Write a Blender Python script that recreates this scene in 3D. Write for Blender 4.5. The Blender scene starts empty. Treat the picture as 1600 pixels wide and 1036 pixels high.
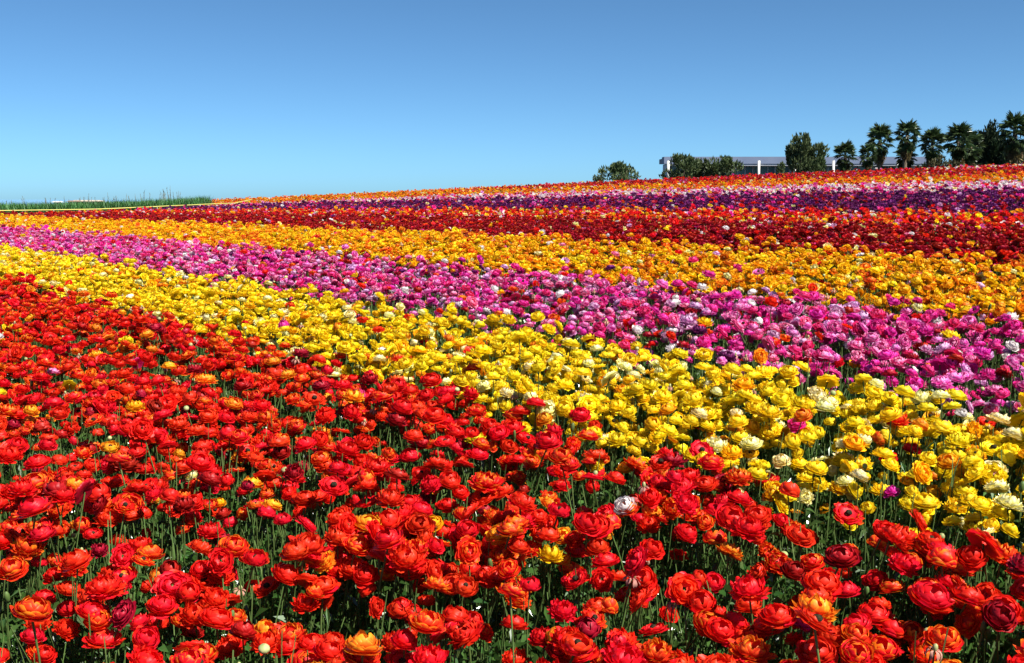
import bpy, math, random
import numpy as np
from mathutils import Vector, Matrix, Euler

rng = np.random.default_rng(11)
random.seed(11)
SC = bpy.context.scene
COL = SC.collection
R = math.radians

# ------------------------------------------------------------------ camera
F_PX = 1715.0                       # focal length in pixels of the 1600 px wide photograph
PITCH = math.atan(208 / F_PX)
CAM_Z = 1.44
cam_d = bpy.data.cameras.new('camera')
cam_d.sensor_width = 36.0
cam_d.lens = 36.0 * F_PX / 1600.0
cam_d.clip_start = 0.05
cam_d.clip_end = 60000
cam = bpy.data.objects.new('camera', cam_d)
COL.objects.link(cam)
cam.location = (0, 0, CAM_Z)
cam.rotation_euler = (math.pi / 2 - PITCH, 0, 0)
SC.camera = cam

# ------------------------------------------------------------------ sky, sun, exposure
SUN_EL = R(50)
SUN_AZ = R(130)                     # clockwise from the view direction (+Y): to the right
world = bpy.data.worlds.new('World')
SC.world = world
world.use_nodes = True
wn = world.node_tree
wn.nodes.clear()
wo = wn.nodes.new('ShaderNodeOutputWorld')
bg = wn.nodes.new('ShaderNodeBackground')
sky = wn.nodes.new('ShaderNodeTexSky')
sky.sky_type = 'NISHITA'
sky.sun_disc = False
sky.sun_elevation = SUN_EL
sky.sun_rotation = SUN_AZ
sky.altitude = 0
sky.air_density = 0.4
sky.dust_density = 0.5
sky.ozone_density = 1.0
bg.inputs['Strength'].default_value = 0.06
tint = wn.nodes.new('ShaderNodeMix'); tint.data_type = 'RGBA'; tint.blend_type = 'MULTIPLY'   # the clear blue air of the photograph, the same all round
tint.inputs['Factor'].default_value = 1.0
tint.inputs[7].default_value = (0.70, 1.11, 1.26, 1)
wn.links.new(sky.outputs[0], tint.inputs[6])
wn.links.new(tint.outputs[2], bg.inputs[0])
wn.links.new(bg.outputs[0], wo.inputs[0])

sun_d = bpy.data.lights.new('sun', 'SUN')
sun_d.energy = 5.0
sun_d.angle = R(0.5)
sun_d.color = (1.0, 0.955, 0.88)
sun = bpy.data.objects.new('sun', sun_d)
COL.objects.link(sun)
sdir = Vector((math.sin(SUN_AZ) * math.cos(SUN_EL), math.cos(SUN_AZ) * math.cos(SUN_EL), math.sin(SUN_EL)))
sun.rotation_euler = (-sdir).to_track_quat('-Z', 'Y').to_euler()
sun.location = sdir * 60

SC.view_settings.view_transform = 'Standard'
SC.view_settings.look = 'None'
SC.view_settings.gamma = 1.0
SC.view_settings.exposure = 1.08
SC.view_settings.use_curve_mapping = False
SC.cycles.max_bounces = 5
SC.cycles.transmission_bounces = 5
SC.cycles.transparent_max_bounces = 4


# ------------------------------------------------------------------ materials
def mat_new(name):
    m = bpy.data.materials.new(name)
    m.use_nodes = True
    n = m.node_tree.nodes
    n.clear()
    out = n.new('ShaderNodeOutputMaterial')
    return m, n, m.node_tree.links, out


def petal_mat(name, a, b, edge=0.8, trans=0.36, rough=0.47, hue=0.02, val=0.25, lo=1.15):
    """pigment a on the petal face, b towards its rim; each flower a little different"""
    m, n, l, out = mat_new(name)
    at = n.new('ShaderNodeAttribute'); at.attribute_name = 'pet'
    ar = n.new('ShaderNodeAttribute'); ar.attribute_name = 'prand'
    oi = n.new('ShaderNodeObjectInfo')
    tc = n.new('ShaderNodeTexCoord')
    nz = n.new('ShaderNodeTexNoise'); nz.inputs['Scale'].default_value = 55; nz.inputs['Detail'].default_value = 2
    l.new(tc.outputs['Object'], nz.inputs['Vector'])
    ad = n.new('ShaderNodeMath'); ad.operation = 'MULTIPLY_ADD'
    l.new(nz.outputs['Fac'], ad.inputs[0]); ad.inputs[1].default_value = 0.9
    l.new(at.outputs['Fac'], ad.inputs[2])
    a2 = n.new('ShaderNodeMath'); a2.operation = 'MULTIPLY_ADD'
    l.new(ar.outputs['Fac'], a2.inputs[0]); a2.inputs[1].default_value = 0.45
    l.new(ad.outputs[0], a2.inputs[2])
    mr = n.new('ShaderNodeMapRange'); mr.interpolation_type = 'SMOOTHSTEP'
    mr.inputs['From Min'].default_value = lo; mr.inputs['From Max'].default_value = lo + .6
    mr.inputs['To Max'].default_value = edge
    l.new(a2.outputs[0], mr.inputs['Value'])
    mx = n.new('ShaderNodeMix'); mx.data_type = 'RGBA'
    l.new(mr.outputs[0], mx.inputs['Factor'])
    mx.inputs[6].default_value = (*a, 1); mx.inputs[7].default_value = (*b, 1)
    hs = n.new('ShaderNodeHueSaturation')
    hm = n.new('ShaderNodeMapRange'); hm.inputs['To Min'].default_value = 0.5 - hue; hm.inputs['To Max'].default_value = 0.5 + hue
    l.new(oi.outputs['Random'], hm.inputs['Value']); l.new(hm.outputs[0], hs.inputs['Hue'])
    vs = n.new('ShaderNodeMath'); vs.operation = 'MULTIPLY_ADD'
    fr = n.new('ShaderNodeMath'); fr.operation = 'FRACT'
    mu = n.new('ShaderNodeMath'); mu.operation = 'MULTIPLY'; mu.inputs[1].default_value = 17.31
    l.new(oi.outputs['Random'], mu.inputs[0]); l.new(mu.outputs[0], fr.inputs[0])
    l.new(fr.outputs[0], vs.inputs[0]); vs.inputs[1].default_value = val; vs.inputs[2].default_value = 1.05 - val
    l.new(vs.outputs[0], hs.inputs['Value'])
    l.new(mx.outputs[2], hs.inputs['Color'])
    bp = n.new('ShaderNodeBump'); bp.inputs['Strength'].default_value = 0.45; bp.inputs['Distance'].default_value = 0.004
    l.new(nz.outputs['Fac'], bp.inputs['Height'])
    p = n.new('ShaderNodeBsdfPrincipled')
    p.inputs['Roughness'].default_value = rough
    p.inputs['Specular IOR Level'].default_value = 0.26
    l.new(hs.outputs[0], p.inputs['Base Color']); l.new(bp.outputs[0], p.inputs['Normal'])
    t = n.new('ShaderNodeBsdfTranslucent')
    l.new(hs.outputs[0], t.inputs['Color'])
    ms = n.new('ShaderNodeMixShader'); ms.inputs[0].default_value = trans
    l.new(p.outputs[0], ms.inputs[1]); l.new(t.outputs[0], ms.inputs[2])
    l.new(ms.outputs[0], out.inputs[0])
    return m


def plain(name, a, b=None, scale=8.0, rough=0.7, trans=0.0, spec=0.3, bump=0.0, rand=0.0, detail=4):
    m, n, l, out = mat_new(name)
    p = n.new('ShaderNodeBsdfPrincipled')
    p.inputs['Roughness'].default_value = rough
    p.inputs['Specular IOR Level'].default_value = spec
    tc = n.new('ShaderNodeTexCoord')
    nz = n.new('ShaderNodeTexNoise'); nz.inputs['Scale'].default_value = scale; nz.inputs['Detail'].default_value = detail
    l.new(tc.outputs['Object'], nz.inputs['Vector'])
    mx = n.new('ShaderNodeMix'); mx.data_type = 'RGBA'
    mr = n.new('ShaderNodeMapRange'); mr.inputs['From Min'].default_value = 0.35; mr.inputs['From Max'].default_value = 0.65
    l.new(nz.outputs['Fac'], mr.inputs['Value']); l.new(mr.outputs[0], mx.inputs['Factor'])
    mx.inputs[6].default_value = (*a, 1); mx.inputs[7].default_value = (*(b or a), 1)
    c = mx.outputs[2]
    if rand:
        oi = n.new('ShaderNodeObjectInfo')
        hs = n.new('ShaderNodeHueSaturation')
        r2 = n.new('ShaderNodeMapRange'); r2.inputs['To Min'].default_value = 1 - rand; r2.inputs['To Max'].default_value = 1 + rand
        l.new(oi.outputs['Random'], r2.inputs['Value']); l.new(r2.outputs[0], hs.inputs['Value'])
        r3 = n.new('ShaderNodeMapRange'); r3.inputs['To Min'].default_value = 0.5 - rand * .06; r3.inputs['To Max'].default_value = 0.5 + rand * .06
        l.new(oi.outputs['Random'], r3.inputs['Value']); l.new(r3.outputs[0], hs.inputs['Hue'])
        l.new(c, hs.inputs['Color']); c = hs.outputs[0]
    l.new(c, p.inputs['Base Color'])
    if bump:
        bp = n.new('ShaderNodeBump'); bp.inputs['Strength'].default_value = bump
        l.new(nz.outputs['Fac'], bp.inputs['Height']); l.new(bp.outputs[0], p.inputs['Normal'])
    if trans:
        t = n.new('ShaderNodeBsdfTranslucent'); l.new(c, t.inputs['Color'])
        ms = n.new('ShaderNodeMixShader'); ms.inputs[0].default_value = trans
        l.new(p.outputs[0], ms.inputs[1]); l.new(t.outputs[0], ms.inputs[2]); l.new(ms.outputs[0], out.inputs[0])
    else:
        l.new(p.outputs[0], out.inputs[0])
    return m


# colour list: index -> (pigment, rim)
PET = [
    petal_mat('petal_red', (0.80, 0.010, 0.009), (0.86, 0.05, 0.010), 0.6, hue=0.006, lo=1.3),
    petal_mat('petal_red_orange', (0.82, 0.020, 0.010), (0.90, 0.27, 0.012), 1.0, hue=0.006, lo=1.32),
    petal_mat('petal_orange', (0.86, 0.17, 0.010), (0.90, 0.42, 0.02), 0.9),
    petal_mat('petal_gold', (0.92, 0.46, 0.006), (0.93, 0.60, 0.012), 0.8),
    petal_mat('petal_yellow', (0.94, 0.68, 0.008), (0.95, 0.77, 0.03), 0.8, hue=.010),
    petal_mat('petal_cream', (0.86, 0.74, 0.22), (0.88, 0.84, 0.55), 0.8, 0.28),
    petal_mat('petal_magenta', (0.76, 0.012, 0.235), (0.86, 0.09, 0.40), 0.9, hue=0.03),
    petal_mat('petal_pink', (0.82, 0.075, 0.36), (0.92, 0.42, 0.66), 0.9, hue=0.03),
    petal_mat('petal_lilac', (0.66, 0.22, 0.52), (0.86, 0.62, 0.80), 0.9, hue=0.03),
    petal_mat('petal_white', (0.84, 0.76, 0.74), (0.88, 0.84, 0.83), 0.8),
    petal_mat('petal_crimson', (0.34, 0.004, 0.010), (0.46, 0.012, 0.016), 0.8, 0.25, hue=0.008),
    petal_mat('petal_purple', (0.10, 0.008, 0.085), (0.21, 0.022, 0.16), 0.9, 0.25, hue=0.04),
]
CN = ['red', 'red_orange', 'orange', 'gold', 'yellow', 'cream', 'magenta', 'pink', 'lilac', 'white', 'crimson', 'purple']
M_STEM = plain('stem_green', (0.065, 0.115, 0.025), (0.105, 0.16, 0.045), 30, 0.55, 0.12, rand=0.2)
M_LEAF = plain('leaf_green', (0.022, 0.062, 0.012), (0.055, 0.115, 0.022), 14, 0.28, 0.18, 0.65, rand=0.3)
M_CENTRE = plain('flower_centre', (0.010, 0.008, 0.008), (0.035, 0.03, 0.014), 260, 0.9, spec=.05)
M_BUD = plain('bud_green', (0.22, 0.27, 0.09), (0.36, 0.36, 0.16), 60, 0.5, rand=0.2)
M_DRY = plain('dry_petal', (0.36, 0.13, 0.10), (0.50, 0.27, 0.20), 80, 0.7, 0.2, rand=0.2)
M_SOIL = plain('soil', (0.030, 0.021, 0.014), (0.055, 0.039, 0.027), 3.0, 0.95, 0, 0.1, bump=0.6, detail=10)


# ------------------------------------------------------------------ mesh helper
class MB:
    def __init__(s):
        s.v = []; s.f = []; s.m = []; s.pet = []; s.pr = []

    def add(s, verts, faces, mi=0, pet=0.0, pr=0.0):
        o = len(s.v)
        s.v.extend([tuple(p) for p in verts])
        s.f.extend([tuple(i + o for i in f) for f in faces])
        s.m.extend([mi] * len(faces))
        s.pet.extend(list(pet) if hasattr(pet, '__len__') else [pet] * len(verts))
        s.pr.extend([pr] * len(verts))

    def box(s, c, d, mi=0, rz=0.0):
        x, y, z = d[0] / 2, d[1] / 2, d[2] / 2
        cs, sn = math.cos(rz), math.sin(rz)
        vs = []
        for k in range(8):
            a = (x if k & 1 else -x); b = (y if k & 2 else -y); e = (z if k & 4 else -z)
            vs.append((c[0] + a * cs - b * sn, c[1] + a * sn + b * cs, c[2] + e))
        s.add(vs, [(0, 2, 3, 1), (4, 5, 7, 6), (0, 1, 5, 4), (2, 6, 7, 3), (0, 4, 6, 2), (1, 3, 7, 5)], mi)

    def tube(s, pts, rad, n=5, mi=0, cap=True):
        pts = [Vector(p) for p in pts]
        vs = []; fs = []
        for i, p in enumerate(pts):
            t = (pts[min(i + 1, len(pts) - 1)] - pts[max(i - 1, 0)]).normalized()
            a = t.orthogonal().normalized() if abs(t.z) < 0.95 else (Vector((1, 0, 0)) - t * t.x).normalized()
            b = t.cross(a)
            r = rad[i] if hasattr(rad, '__len__') else rad
            for k in range(n):
                an = 2 * math.pi * k / n
                vs.append(p + a * (r * math.cos(an)) + b * (r * math.sin(an)))
        for i in range(len(pts) - 1):
            for k in range(n):
                k2 = (k + 1) % n
                fs.append((i * n + k, i * n + k2, (i + 1) * n + k2, (i + 1) * n + k))
        if cap:
            fs.append(tuple(range((len(pts) - 1) * n, len(pts) * n)))
            fs.append(tuple(reversed(range(n))))
        s.add(vs, fs, mi)

    def ball(s, c, r, sq=1.0, nu=8, nv=5, mi=0, mtx=None):
        vs = []; fs = []
        for j in range(nv + 1):
            th = math.pi * j / nv
            for i in range(nu):
                ph = 2 * math.pi * i / nu
                p = Vector((r * math.sin(th) * math.cos(ph), r * math.sin(th) * math.sin(ph), r * sq * math.cos(th)))
                if mtx is not None:
                    p = mtx @ p
                vs.append(p + Vector(c))
        for j in range(nv):
            for i in range(nu):
                i2 = (i + 1) % nu
                fs.append((j * nu + i, (j + 1) * nu + i, (j + 1) * nu + i2, j * nu + i2))
        s.add(vs, fs, mi)

    def mesh(s, name, mats, smooth=True):
        me = bpy.data.meshes.new(name)
        me.from_pydata(s.v, [], s.f)
        for m in mats:
            me.materials.append(m)
        me.polygons.foreach_set('material_index', np.array(s.m, dtype=np.int32))
        me.polygons.foreach_set('use_smooth', np.full(len(s.f), smooth, dtype=bool))
        if any(s.pet) or any(s.pr):
            a = me.attributes.new('pet', 'FLOAT', 'POINT'); a.data.foreach_set('value', np.array(s.pet, dtype=np.float32))
            a = me.attributes.new('prand', 'FLOAT', 'POINT'); a.data.foreach_set('value', np.array(s.pr, dtype=np.float32))
        me.update()
        return me


def link(name, data, parent=None, loc=None, rot=None, scale=None):
    o = bpy.data.objects.new(name, data)
    COL.objects.link(o)
    if parent is not None:
        o.parent = parent
    if loc is not None:
        o.location = loc
    if rot is not None:
        o.rotation_euler = rot
    if scale is not None:
        o.scale = (scale,) * 3 if not hasattr(scale, '__len__') else scale
    return o


def tag(o, label=None, cat=None, group=None, kind=None):
    if label: o['label'] = label
    if cat: o['category'] = cat
    if group: o['group'] = group
    if kind: o['kind'] = kind
    return o


# ------------------------------------------------------------------ terrain: rows follow the contour of a gentle slope
TH = R(34.0); KC = 0.003; PLANT_H = 0.46
W_T = np.array([-6, -3, 0, 1.5, 2.65, 3.85, 5.7, 8.2, 13, 17, 20.5, 25, 30, 34, 40, 60, 400.])
H_T = np.array([-1.10, -1.04, -1.02, -.975, -.872, -.765, -.631, -.472, -.168, .172, .387, .66, 1.05, 1.2, 1.15, 1.0, .9])
C_T = np.array([0, 0, 0, 0, 0, -.00018, -.00012, .0, .00019, .00032, .00037, .00028, .00038, .00038, .00038, .00038, .00038])


def sm(a, b, x):
    t = np.clip((x - a) / (b - a), 0, 1)
    return t * t * (3 - 2 * t)


def uw(x, y):
    u = -x * math.sin(TH) + y * math.cos(TH)
    v = x * math.cos(TH) + y * math.sin(TH)
    return u, v + KC * np.clip(u, -30, 70) ** 2


def smooth_interp(x, xs, ys, d=0.6):
    return (np.interp(x - d, xs, ys) + np.interp(x, xs, ys) * 2 + np.interp(x + d, xs, ys)) / 4


def ground(x, y):
    x = np.asarray(x, float); y = np.asarray(y, float)
    u, w = uw(x, y)
    uu = np.clip(u, -12, 62)
    z = smooth_interp(w, W_T, H_T) - np.interp(w, W_T, C_T) * uu * uu - PLANT_H + CAM_Z
    D = np.hypot(x, y)
    az = np.degrees(np.arctan2(x, y))
    right = CAM_Z + 0.8 + 0.004 * np.clip(D - 80, 0, 200)
    left = CAM_Z - 0.9 - 0.03 * np.clip(D - 60, 0, 4000) - 0.05 * np.clip(D - 300, 0, 700)
    left = np.maximum(left, -60.0)
    s = np.where(az < 7, 1 - sm(-9, 7, az), 0.0)
    s = np.where(az < -120, 1 - sm(-150, -120, -az - 270) , s) if False else s
    far = right * (1 - s) + left * s
    t = sm(55, 95, D)
    return z * (1 - t) + far * t


def gz(x, y):
    return float(ground(x, y))


rad = np.concatenate([np.linspace(0, 12, 61), np.geomspace(12.3, 60, 90), np.geomspace(62, 9000, 60)])
NA = 360
azs = np.linspace(-math.pi, math.pi, NA, endpoint=False)
RR, AA = np.meshgrid(rad[1:], azs, indexing='ij')
gx = (RR * np.sin(AA)).ravel(); gy = (RR * np.cos(AA)).ravel()
gzv = ground(gx, gy)
near = np.hypot(gx, gy) < 40
gzv = gzv + np.where(near, rng.normal(0, 0.006, gx.size), 0)
gv = np.concatenate([[[0, 0, gz(0, 0)]], np.stack([gx, gy, gzv], 1)])
gf = [(0, 1 + (j + 1) % NA, 1 + j) for j in range(NA)]
for i in range(len(rad) - 2):
    b0 = 1 + i * NA; b1 = b0 + NA
    for j in range(NA):
        j2 = (j + 1) % NA
        gf.append((b0 + j, b0 + j2, b1 + j2, b1 + j))
me = bpy.data.meshes.new('ground')
me.from_pydata(gv.tolist(), [], gf)
me.polygons.foreach_set('use_smooth', np.ones(len(gf), dtype=bool))
me.materials.append(M_SOIL)
tag(link('ground', me), 'dark bare soil under the flower rows', kind='structure')

# sea beyond the slope
mb = MB()
NS = 96
ring = [(60 * 0, 0)]
vs = [(0, 0, -48)]
for r_ in (300, 2000, 12000, 45000):
    for k in range(NS):
        a = 2 * math.pi * k / NS
        vs.append((r_ * math.sin(a), r_ * math.cos(a), -48))
fs = [(0, 1 + (k + 1) % NS, 1 + k) for k in range(NS)]
for q in range(3):
    for k in range(NS):
        k2 = (k + 1) % NS
        fs.append((1 + q * NS + k, 1 + q * NS + k2, 1 + (q + 1) * NS + k2, 1 + (q + 1) * NS + k))
mb.add(vs, fs)
M_SEA = plain('sea_water', (0.16, 0.26, 0.40), (0.18, 0.28, 0.42), 0.02, 0.12, 0, 0.6)
tag(link('sea', mb.mesh('sea', [M_SEA])), 'pale blue sea beyond the end of the field', kind='structure')


# ------------------------------------------------------------------ ranunculus shapes
# profile: rings of petals, each ring (count, polar bottom, polar top, radius, half width, flare)
def petal_patch(mb, al, tb, tt, r0, dw, flare, squash, ns, nt, rg, ruff, mi=0, R0=0.04, frame=None):
    """one petal as a patch of a cupped shell round the flower's axis"""
    vs = []; pet = []
    ph = rg.uniform(0, 6.28); ph2 = rg.uniform(0, 6.28)
    lift = rg.normal(0, 0.05); twist = rg.normal(0, 0.12)
    for i in range(ns + 1):
        s_ = i / ns
        for j in range(nt + 1):
            t = -1 + 2 * j / nt
            se = s_ * (1 - 0.26 * t * t * s_)
            th = tb + (tt - tb) * se
            rr = r0 * (1 - 0.82 * (1 - se) ** 2.4) * (1 + flare * se ** 3 + lift * se) * (1 - 0.04 * t * t)
            rr *= 1 + ruff * s_ * s_ * (math.sin(3.1 * t + ph) * 0.6 + math.sin(6.3 * t + ph2) * 0.4)
            wd = dw * math.sin(min(1.0, 0.22 + s_ * 1.15) * math.pi / 2) ** 0.8 * (1 - 0.35 * max(0, s_ - 0.75) / 0.25)
            a = al + t * wd + twist * s_
            p = Vector((rr * math.sin(th) * math.cos(a), rr * math.sin(th) * math.sin(a), rr * math.cos(th) * squash)) * R0
            vs.append(p if frame is None else frame @ p)
            pet.append(0.25 + 0.75 * s_ * s_ + 0.12 * abs(t) * s_)
    fs = []
    for i in range(ns):
        for j in range(nt):
            a = i * (nt + 1) + j
            fs.append((a, a + 1, a + nt + 2, a + nt + 1))
    mb.add(vs, fs, mi, pet, rg.uniform())


SHAPES = {
    # name: (rings, squash, ruffle, centre radius)
    'dome': ([(7, 108, 92, 1.08, .60, .03), (7, 104, 78, 1.05, .58, .0), (7, 100, 64, 1.0, .58, -.02), (6, 98, 50, .95, .62, -.02), (6, 95, 36, .90, .66, -.03), (5, 92, 20, .85, .8, -.04)], 0.98, .05, .10),
    'ball': ([(7, 118, 84, .94, .62, .0), (6, 112, 68, .94, .66, -.02), (6, 106, 52, .92, .68, -.03), (6, 100, 36, .90, .70, -.03), (5, 95, 20, .87, .85, -.04)], 1.12, .03, .10),
    'open': ([(8, 104, 90, 1.22, .50, .02), (8, 100, 78, 1.14, .50, .02), (7, 98, 66, 1.02, .54, .02), (7, 96, 54, .86, .54, .02)], 0.72, .10, .26),
    'ruffled': ([(9, 106, 96, 1.14, .44, .05), (9, 102, 80, 1.12, .44, .06), (9, 98, 64, 1.06, .44, .08), (8, 96, 48, 1.0, .46, .08), (7, 94, 32, .94, .50, .08), (5, 92, 16, .86, .7, .05)], 0.95, .17, .06),
    'cup': ([(7, 116, 76, .98, .62, .03), (6, 112, 64, .95, .66, .0), (6, 108, 53, .90, .68, .0), (6, 104, 42, .82, .70, -.02)], 1.05, .06, .18),
    'flat': ([(9, 104, 98, 1.24, .46, .02), (9, 100, 84, 1.20, .46, .02), (8, 97, 70, 1.10, .50, .02), (7, 95, 54, 1.0, .54, .0), (6, 93, 36, .9, .62, .0), (5, 92, 18, .8, .75, .0)], 0.74, .09, .08),
}


def stem_points(lean, bend, h, n=5):
    pts = []
    for i in range(n + 1):
        s_ = i / n
        pts.append(Vector((lean * s_ + bend * s_ * s_, 0.3 * bend * math.sin(3 * s_), h * s_)))
    return pts


def head_frame(pts, tilt, tdir):
    top = pts[-1]
    ax = Vector((math.cos(tdir), math.sin(tdir), 0))
    rot = Matrix.Rotation(tilt, 4, Vector((-ax.y, ax.x, 0)))
    return Matrix.Translation(top) @ rot


class Variant:
    pass


def make_variant(shape, seed, lod):
    rg = np.random.default_rng(seed)
    V = Variant()
    V.shape = shape
    h = 0.40 * rg.uniform(0.93, 1.07)
    pts = stem_points(rg.uniform(-.05, .05), rg.uniform(-.09, .09), h, 5 if lod == 0 else 2)
    tilt = abs(rg.normal(0, 0.30)) + 0.06
    tdir = rg.uniform(0, 6.28)
    size = 0.0315 * rg.uniform(0.92, 1.08)
    rings, squash, ruff, cr = SHAPES[shape]
    fr = head_frame(pts, tilt, tdir) @ Matrix.Translation((0, 0, size * squash * 0.16))
    V.frame = fr
    ns, nt = ((5, 4), (3, 2), (2, 2))[lod]
    st = MB()
    st.tube(pts, [0.0026, 0.0024, 0.0022, 0.0020, 0.0019, 0.0022] if lod == 0 else [.0026, .0023, .0022], 5 if lod == 0 else 3, 0, False)
    if lod == 0:      # a small divided leaf half-way up the stem
        for q in range(2):
            b = pts[1 + q]; a0 = rg.uniform(0, 6.28)
            for d in (-.5, 0, .5):
                L = rg.uniform(.03, .055)
                e = b + Vector((math.cos(a0 + d) * L, math.sin(a0 + d) * L, L * .75))
                sd = Vector((-math.sin(a0 + d), math.cos(a0 + d), 0)) * .0045
                mid = (b + e) / 2
                st.add([b, mid - sd, e, mid + sd], [(0, 1, 2, 3)], 0)
    V.stem = st
    V.rings = []       # per ring: list of petal MBs (petal by petal)
    for k, (n, tb, tt, r0, dw, fl) in enumerate(rings):
        if lod == 2 and k in (1, 3, 5):
            continue
        off = rg.uniform(0, 6.28)
        L = []
        for i in range(n):
            pm = MB()
            petal_patch(pm, off + 2 * math.pi * i / n + rg.normal(0, .08), R(tb), R(tt + rg.normal(0, 5)), r0 * (1 + .015 * (i % 2)) * rg.uniform(.96, 1.04), dw,
                        fl + rg.normal(0, .03), squash, ns, nt, rg, ruff * (1 if lod == 0 else .7), 0, size, fr)
            L.append(pm)
        V.rings.append(L)
    c = MB()
    c.ball(fr @ Vector((0, 0, size * squash * 0.30)), size * cr * 1.15, 0.8, 7, 4, 0)
    V.centre = c
    return V


def merge(dst, src, mi):
    o = len(dst.v)
    dst.v.extend(src.v); dst.f.extend([tuple(i + o for i in f) for f in src.f])
    dst.m.extend([mi] * len(src.f)); dst.pet.extend(src.pet); dst.pr.extend(src.pr)


SHAPE_LIST = ['dome', 'dome', 'ball', 'open', 'ruffled', 'cup', 'flat', 'ruffled', 'dome', 'open']
NSH = len(SHAPE_LIST)
VAR = [[make_variant(s_, 100 + i, lod) for i, s_ in enumerate(SHAPE_LIST)] for lod in range(3)]


# buds and spent heads
def make_bud(seed, kind):
    rg = np.random.default_rng(seed)
    pts = stem_points(rg.uniform(-.05, .05), rg.uniform(-.06, .06), .36 * rg.uniform(.9, 1.15), 4)
    st = MB(); st.tube(pts, [.0024, .0022, .0020, .0018, .0020], 4, 0, False)
    hd = MB(); top = pts[-1]
    if kind == 'bud':
        hd.ball(top + Vector((0, 0, .007)), .010, .95, 8, 5, 0)
    elif kind == 'cone':
        hd.ball(top + Vector((0, 0, .012)), .0075, 2.3, 7, 6, 0)
    else:
        hd.ball(top + Vector((0, 0, .006)), .006, 1.6, 6, 4, 1)
        fr = Matrix.Translation(top)
        for i in range(7):
            petal_patch(hd, i * .9 + rg.normal(0, .2), R(60), R(rg.uniform(125, 165)), 1.0, .28, .3, 1.0, 3, 2, rg, .2, 0, .019, fr)
    return st, hd


BUDS = [make_bud(1, 'bud'), make_bud(2, 'cone'), make_bud(3, 'bud'), make_bud(4, 'spent')]
BUD_MATS = [[M_BUD], [M_STEM], [M_BUD], [M_DRY, M_BUD]]
BUD_NAMES = ['round green bud', 'narrow green seed head', 'round green bud', 'withered spent bloom']

# prototype collections for the mass plantings: one per level of detail, index = colour * NSH + shape, buds last
protos = bpy.data.collections.new('flower_source')
for lod in range(3):
    c = protos
    idx = 0
    stems = []
    for ci in range(len(PET)):
        for si in range(NSH):
            V = VAR[lod][si]
            m = MB()
            merge(m, V.stem, 0)
            for L in V.rings:
                for p in L:
                    merge(m, p, 1)
            if lod < 2 and V.shape in ('open', 'cup'):
                merge(m, V.centre, 2)
            o = bpy.data.objects.new('source_%d_%04d' % (lod, idx), m.mesh('flower_source', [M_STEM, PET[ci], M_CENTRE]))
            c.objects.link(o); idx += 1
    for (st, hd), bm_ in zip(BUDS, BUD_MATS):
        m = MB(); merge(m, st, 0)
        o_ = len(m.v)
        m.v.extend(hd.v); m.f.extend([tuple(i + o_ for i in f) for f in hd.f]); m.m.extend([1 + q for q in hd.m])
        m.pet.extend(hd.pet); m.pr.extend(hd.pr)
        o = bpy.data.objects.new('source_%d_%04d' % (lod, idx), m.mesh('bud_source', [M_STEM] + bm_))
        c.objects.link(o); idx += 1
NBUD0 = len(PET) * NSH
NPROTO = NBUD0 + len(BUDS)


# leaf clumps
def leaf_clump(seed, n, rad_, hmax, mat, wide=.006, lmin=.025, lmax=.06):
    rg = np.random.default_rng(seed)
    m = MB()
    for i in range(n):
        a = rg.uniform(0, 6.28); rr = rad_ * math.sqrt(rg.uniform())
        z = hmax * rg.uniform() ** 0.8
        p = Vector((rr * math.cos(a), rr * math.sin(a), z * .85))
        d = Vector((rg.normal(), rg.normal(), rg.uniform(.2, 1.6))).normalized()
        L = rg.uniform(lmin, lmax)
        sd = d.cross(Vector((rg.normal(), rg.normal(), rg.normal()))).normalized() * wide * rg.uniform(.7, 1.4)
        e = p + d * L
        mid = p + d * (L * .5) + Vector((0, 0, .004))
        m.add([p, mid - sd, e - Vector((0, 0, L * .15)), mid + sd], [(0, 1, 2), (0, 2, 3)])
    for i in range(max(2, n // 14)):
        a = rg.uniform(0, 6.28); rr = rad_ * math.sqrt(rg.uniform())
        b = Vector((rr * math.cos(a), rr * math.sin(a), 0))
        e = b + Vector((rg.normal(0, .03), rg.normal(0, .03), hmax * rg.uniform(.7, 1.25)))
        m.tube([b, (b + e) / 2 + Vector((rg.normal(0, .008), rg.normal(0, .008), 0)), e], [.0019, .0018, .0014], 3, 1, False)
    return m.mesh('leaf_clump', [mat, M_STEM], False)


fol = [bpy.data.collections.new('leaf_source')] * 3
M_LEAF_Y = plain('leaf_olive', (0.085, 0.105, 0.022), (0.14, 0.15, 0.035), 14, 0.45, 0.2, 0.4, rand=0.25)
for i in range(5):
    fol[0].objects.link(bpy.data.objects.new('clump_0_%02d' % i, leaf_clump(40 + i, 130, .12, .31, M_LEAF)))
    fol[1].objects.link(bpy.data.objects.new('clump_1_%02d' % i, leaf_clump(60 + i, 60, .17, .30, M_LEAF, .011, .04, .09)))
    fol[2].objects.link(bpy.data.objects.new('clump_2_%02d' % i, leaf_clump(80 + i, 60, .17, .34, M_LEAF_Y, .011, .04, .09)))


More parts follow.
